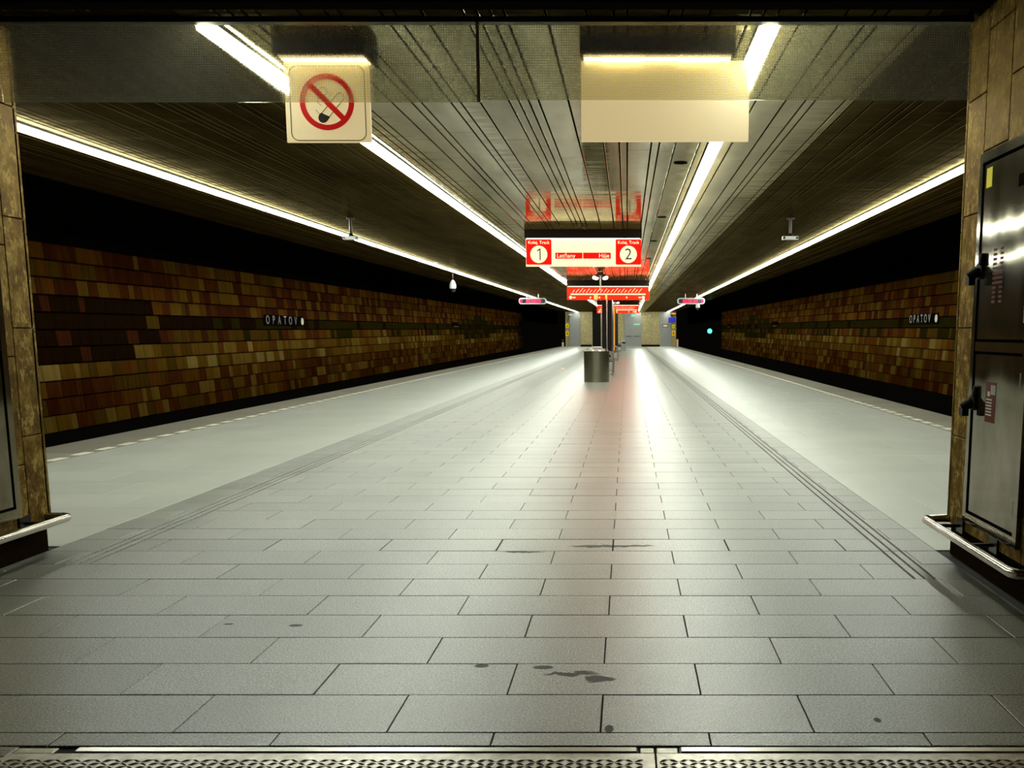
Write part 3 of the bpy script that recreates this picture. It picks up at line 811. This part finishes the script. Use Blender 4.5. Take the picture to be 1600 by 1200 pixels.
def route_sign(x, y, w, zb, label):
    t_ = thing('route_map_sign', label, 'sign', (x, y, zb)); H = .46
    pl = MB().box(-w/2, w/2, -.03, .03, 0, H).build('plate', M['route_red'], t_)
    MB().box(-w/2-.01, w/2+.01, -.14, .14, H+.004, cz(y)-zb-.005).build('lamp_housing', M['housing'], t_)
    MB().box(-w/2+.02, w/2-.02, -.10, -.045, H-.006, H+.0035).build('lamp_slot', M['lamp_warm'], t_)
    MB().box(-w/2+.12, w/2-.12, -.036, -.0305, .17, .215).build('route_line', M['plate_white'], pl)
    st = MB(); n = 20
    for i in range(n):
        xx = -w/2+.17+i*(w-.55)/(n-1); ln = .06+.05*((i*7)%5)/4+.02
        st.prism([(xx,.245),(xx+.022,.245),(xx+.022+ln,.25+ln*1.15),(xx+ln,.25+ln*1.15)], -.036, -.0305)
    st.build('station_names', M['plate_white'], pl)
    dm = MB()
    for xx, r in ((-w/2+.12,.055),(w/2-.2,.055),(-.62,.03),(-.3,.03),(.65,.03)): MB().ring(xx, .08, .0001, r, -.036, -.0305, 16).build('interchange_dot', M['plate_white'], pl)
    for xx in (-w/2+.24, w/2-.32): MB().box(xx-.05,xx+.05,-.036,-.0305,.06,.10).build('caption', M['plate_white'], pl)
    for xx, hw in ((-.43,.07),(-.065,.035)): MB().box(xx-hw,xx+hw,-.037,-.0305,.02,.16).build('orange_tag', M['plate_orange'], pl)
    return t_
route_sign(-.67, 33.1, 2.87, 2.47, 'wide red illuminated route map sign, nearer of the two')
route_sign(-.55, 56.3, 2.5, 2.50, 'wide red illuminated route map sign, farther of the two')

# LED train displays
def led_display(x, y, flip, label):
    z = 2.72; t_ = thing('train_display', label, 'display', (x, y, z)); w = 1.34
    MB().prism(rrect(0,.145,w,.29,.11,5), -.05, .10).build('casing', M['white'], t_)
    MB().prism(rrect(0,.145,w-.12,.20,.06,4), -.06, -.0505).build('screen', M['display'], t_)
    s = -1 if flip else 1
    rows_ = MB()
    random.seed(3)
    for k in range(26):
        xx = -.30+k*.028
        if k % 9 == 8: continue
        for j in range(5):
            if (k*j+k) % 4 != 1: rows_.box(s*xx-.012, s*xx+.012, -.066, -.0605, .06+j*.036, .09+j*.036)
    rows_.build('led_text', M['led'], t_)
    MB().box(s*-.56-.06, s*-.56+.06, -.066, -.0605, .07,.22).build('led_number', M['led'], t_)
    for xx in (-.28, .28): MB().cyl((xx*1.0,.02,.29),(xx*1.0,.02,cz(y)-z),.02,None,8).build('hanger', M['white'], t_)
led_display(-4.62, 46.0, False, 'train indicator with magenta lettering hanging over the left platform side')
led_display(3.12, 46.0, True, 'train indicator with magenta lettering hanging over the right platform side')

# ceiling cameras
def bracket_camera(x, label):
    y = 14.7; t_ = thing('ceiling_camera', label, 'camera', (x, y, 2.78))
    top = cz(y)-2.78
    MB().cyl((0,0,.02),(0,0,top),.022,None,10).cyl((0,0,top-.02),(0,0,top),.06,None,12).build('stem', M['dark_metal'], t_)
    MB().box(-.12,.12,-.05,.05,-.045,.005).build('housing', M['white'], t_)
    MB().cyl((0,0,-.0),(0,0,.05),.05,.022,12).build('joint', M['dark_metal'], t_)
    for xx in (-.10,.10): MB().cyl((xx,-.06,-.02),(xx,-.045,-.02),.02,None,10).build('lens', M['display'], t_)
bracket_camera(-4.27, 'double-ended camera on a dark stem over the left platform side')
bracket_camera(2.52, 'double-ended camera on a dark stem over the right platform side')
def dome_camera(x, y, zb, label, s=1.0):
    t_ = thing('dome_camera', label, 'camera', (x, y, zb))
    smooth_by_angle(MB().lathe((0,0,0), [(.085*s,.10*s),(.105*s,.14*s),(.10*s,.22*s),(.06*s,.32*s),(.03*s,.36*s),(0,.37*s)], 20).build('cover', M['white'], t_), 60)
    smooth_by_angle(MB().lathe((0,0,0), [(0,0),(.05*s,.015*s),(.078*s,.055*s),(.084*s,.10*s)], 20).build('bubble', M['display'], t_), 60)
    MB().cyl((0,0,.35*s),(0,0,cz(y)-zb),.018,None,8).build('stem', M['dark_metal'], t_)
dome_camera(-5.36, 29.0, 2.56, 'white teardrop dome camera near the left ceiling edge')
dome_camera(3.5, 46.6, 2.45, 'small white dome camera beside the right train indicator', 1.0)
for x, y in ((-5.35, 24.4),):
    MB().box(-.25,.25,-.04,.04,0,.008).build('ceiling_seam', M['steel'], ceiling, loc=(x+.2, y, cz(y)-.007))

# spotlight clusters
def spot_cluster(x, y, label):
    t_ = thing('spotlight_cluster', label, 'light', (x, y, cz(y)))
    MB().cyl((0,0,0),(0,0,-.55),.022,None,8).build('stem', M['cream_vinyl'], t_)
    MB().cyl((0,0,-.02),(0,0,-.12),.10,.06,12).build('hub', M['dark_metal'], t_)
    for i, (dx, dy) in enumerate(((-.17,-.08),(.17,-.08),(-.12,.12),(.12,.12))):
        h = MB(); h.cyl((dx*.3,dy*.3,-.08),(dx,dy,-.16),.025,.05,10); o = h.build('spot_body', M['dark_metal'], t_)
        smooth_by_angle(MB().lathe((dx,dy,-.18), [(0,-.06),(.045,-.045),(.065,0),(.045,.04),(0,.05)], 12).build('bulb', M['spot'], o), 80)
spot_cluster(-.80, 28.2, 'cluster of four small spotlights below the numbered platform sign')
spot_cluster(-.69, 54.6, 'far cluster of four small spotlights beyond the first route map')

# ================================================================== middle row: bin, boards, benches
bn = thing('litter_bin', 'round brushed steel litter bin in the middle of the platform', 'bin', (-.83, 25.3, 0))
smooth_by_angle(MB().lathe((0,0,0), [(.335,.0),(.335,.10),(.345,.105),(.345,.80),(.352,.805),(.352,.83),(.30,.835),(.295,.76),(0,.76)], 32).build('body', M['bin'], bn), 35)
MB().lathe((0,0,.0), [(.338,.0),(.342,.0),(.342,.11),(.338,.11)], 32).build('base_band', M['bin'], bn)
lid = MB().lathe((0,0,.83), [(.22,0),(.20,.03),(.10,.06),(0,.07)], 20).build('lid', M['steel'], bn)
MB().tube([(-.16,0,.84),(-.12,0,.93),(.12,0,.93),(.2,0,.84)], .022, 8).build('handle', M['white'], bn)
MB().lathe((-.16,-.1,.84), [(0,0),(.03,.01),(.03,.06),(0,.07)], 8).build('ashtray_knob', M['white'], bn)
def board(y, L, face, side, label, zb=.42):
    t_ = thing('information_board', label, 'board', (-.80, y, 0))
    MB().box(-.20,.20,0,L,zb,2.66).build('case', side, t_)
    MB().box(-.18,.18,-.012,-.0005,zb+.04,2.62).build('end_face', face, t_)
    for q in (.05, L-.05):
        MB().cyl((0,q-.10 if q < 1 else q,0),(0,q-.10 if q < 1 else q,2.74),.032,None,10).build('post', M['steel'], t_)
    for q in (.5, L/2, L-.5): MB().box(.2005,.206,q-.4,q+.4,zb+.2,2.5).build('poster_panel', side, t_)
    return t_
board(37, 4.0, M['rubber'], M['navy'], 'tall navy information board with front steel post, nearest behind the bin', .36)
board(47, 4.0, M['orange'], M['rubber'], 'tall information board with an orange end, second behind the bin')
board(57, 4.0, M['rubber'], M['rubber'], 'tall black information board, farthest in the middle row')
bl = ['steel-framed bench, nearest to the litter bin', 'steel-framed bench behind the navy board', 'steel-framed bench farthest down the middle row']
for (y, lab) in zip((29.0, 44.0, 66), bl):
    t_ = thing('bench', lab, 'bench', (-.80, y, 0), 'benches in the middle row')
    for yy in (0, 2.4):
        for sx in (-1, 1):
            MB().tube([(sx*.34,yy,.0),(sx*.36,yy,.42),(sx*.30,yy,.66),(sx*.06,yy,.74)], .022, 8).build('leg', M['steel'], t_)
        MB().tube([(-.34,yy,.06),(.34,yy,.06)], .018, 8).build('crossbar', M['steel'], t_)
    for k in range(5):
        for sx in (-1, 1): MB().box(sx*(.10+k*.055)-.02, sx*(.10+k*.055)+.02, -.05, 2.45, .42, .445).build('seat_slat', M['dark_metal'], t_)
    for sx in (-1,1): MB().box(sx*.06-.012, sx*.06+.012, -.05, 2.45, .52, .80).build('backrest', M['steel'], t_)
t_ = thing('figure_bin', 'slim grey litter bin at the far end of the middle row', 'bin', (-.25, 70.5, 0))
t_.name = 'litter_bin'
MB().lathe((0,0,0), [(.16,0),(.18,.7),(.19,.72),(.15,.78),(0,.80)], 14).build('body', M['grey_paint'], t_); MB().box(-.12,.12,-.19,-.17,.55,.65).build('slot', M['black'], t_)

# small litter on the floor
def gx(u, v):
    a = (u-980)/1450; b = (725-v)/1450
    d = (a, math.cos(TILT)+b*math.sin(TILT), -math.sin(TILT)+b*math.cos(TILT)); t = -EYE/d[2]; return d[0]*t, d[1]*t
x, y = gx(879, 577)
t_ = thing('crumpled_wrapper', 'tiny crumpled brown and white wrapper on floor left of bin', 'litter', (x, y, .001))
MB().raw([(-.09,0,0),(-.03,-.04,.0),(.05,-.02,.0),(.1,.03,.0),(.02,.05,0),(-.05,.03,.03),(0,0,.055),(.06,.01,.03)], [(0,1,6,5),(1,2,7,6),(2,3,7),(3,4,6,7),(4,0,5,6),(0,4,3,2,1)]).build('paper', M['dash'], t_)
MB().raw([(-.11,.0,0),(-.07,-.03,0),(-.05,.02,.045),(-.02,.03,0)], [(0,1,2),(1,3,2),(3,0,2),(0,3,1)]).build('crumb', M['orange'], t_)
x, y = gx(7, 893)
tag(MB().raw([(-.012,0,0),(0,-.01,0),(.014,.0,0),(.004,.012,0),(.0,.0,.009)], [(0,1,4),(1,2,4),(2,3,4),(3,0,4),(3,2,1,0)]).build('paper_scrap', M['dash'], None, loc=(x, y, .001)), 'tiny white paper scrap by the left stone plinth', 'litter')

# ================================================================== station name on both track walls
def station_name(X, side, yfar, ynear, z, label):
    # side: +1 = left wall (face +x), reads towards +y ; -1 = right wall (face -x), reads towards -y
    yc = (yfar+ynear)/2; L = abs(yfar-ynear)
    t_ = thing('station_name_sign', label, 'sign', (X+side*.085, yc, z))
    MB().box(*sorted((-side*.02, 0)), -L/2, L/2, -.158, .158).build('backing', M['black'], t_)
    rz = PI/2 if side > 0 else -PI/2
    n = 6; s = 1 if side > 0 else -1
    for k, ch in enumerate('OPATOV'):
        yy = s*(-L/2 + .20 + k*(L-.95)/5)
        text('letter', ch, .36, M['letter_metal'], t_, (side*.012, yy, .0), (PI/2,0,rz), .006)
    m_ = MB().ring(0,0,.0001,.115,-.006,.006,20)
    o = m_.build('emblem_disc', M['dash'], t_); o.location = (side*.012, s*(L/2-.13), 0); o.rotation_euler = (0,0,rz)
station_name(-10.78, 1, 31.0, 27.7, 1.56+.13, 'OPATOV station name in metal letters on the left track wall')
station_name(9.22, -1, 30.4, 27.6, 1.61+.13, 'OPATOV station name in metal letters on the right track wall')
for X, side, y, z, lab in ((-10.78,1,58.5,1.66+.18,'small dark plaque far along the left tiled wall'), (9.22,-1,58,1.68+.2,'small dark plaque on the right tiled wall, nearer of two'), (9.22,-1,84,1.68+.32,'small dark plaque near the tunnel mouth, right tiled wall')):
    t_ = thing('wall_plaque', lab, 'plaque', (X+side*.09, y, z))
    MB().box(-.02,.02,-.9,.9,-.15,.15).build('plate', M['black'], t_); MB().box(side*.0205-.002,side*.0205+.002,-.8,.8,-.12,-.10).build('rim_line', M['dark_metal'], t_)

# green signal in the right tunnel
t_ = thing('signal_lamp', 'glowing green signal lamp in the right-hand tunnel mouth', 'signal', (8.85, 100.5, 1.55))
MB().box(-.22,.22,0,.2,-.6,.35).build('case', M['rubber'], t_)
MB().cyl((0,0,0),(0,-.05,0),.24,.22,16).build('lens', M['signal'], t_)
MB().cyl((0,.1,-.6),(0,.1,-2.7),.05,None,8).build('post', M['dark_metal'], t_)
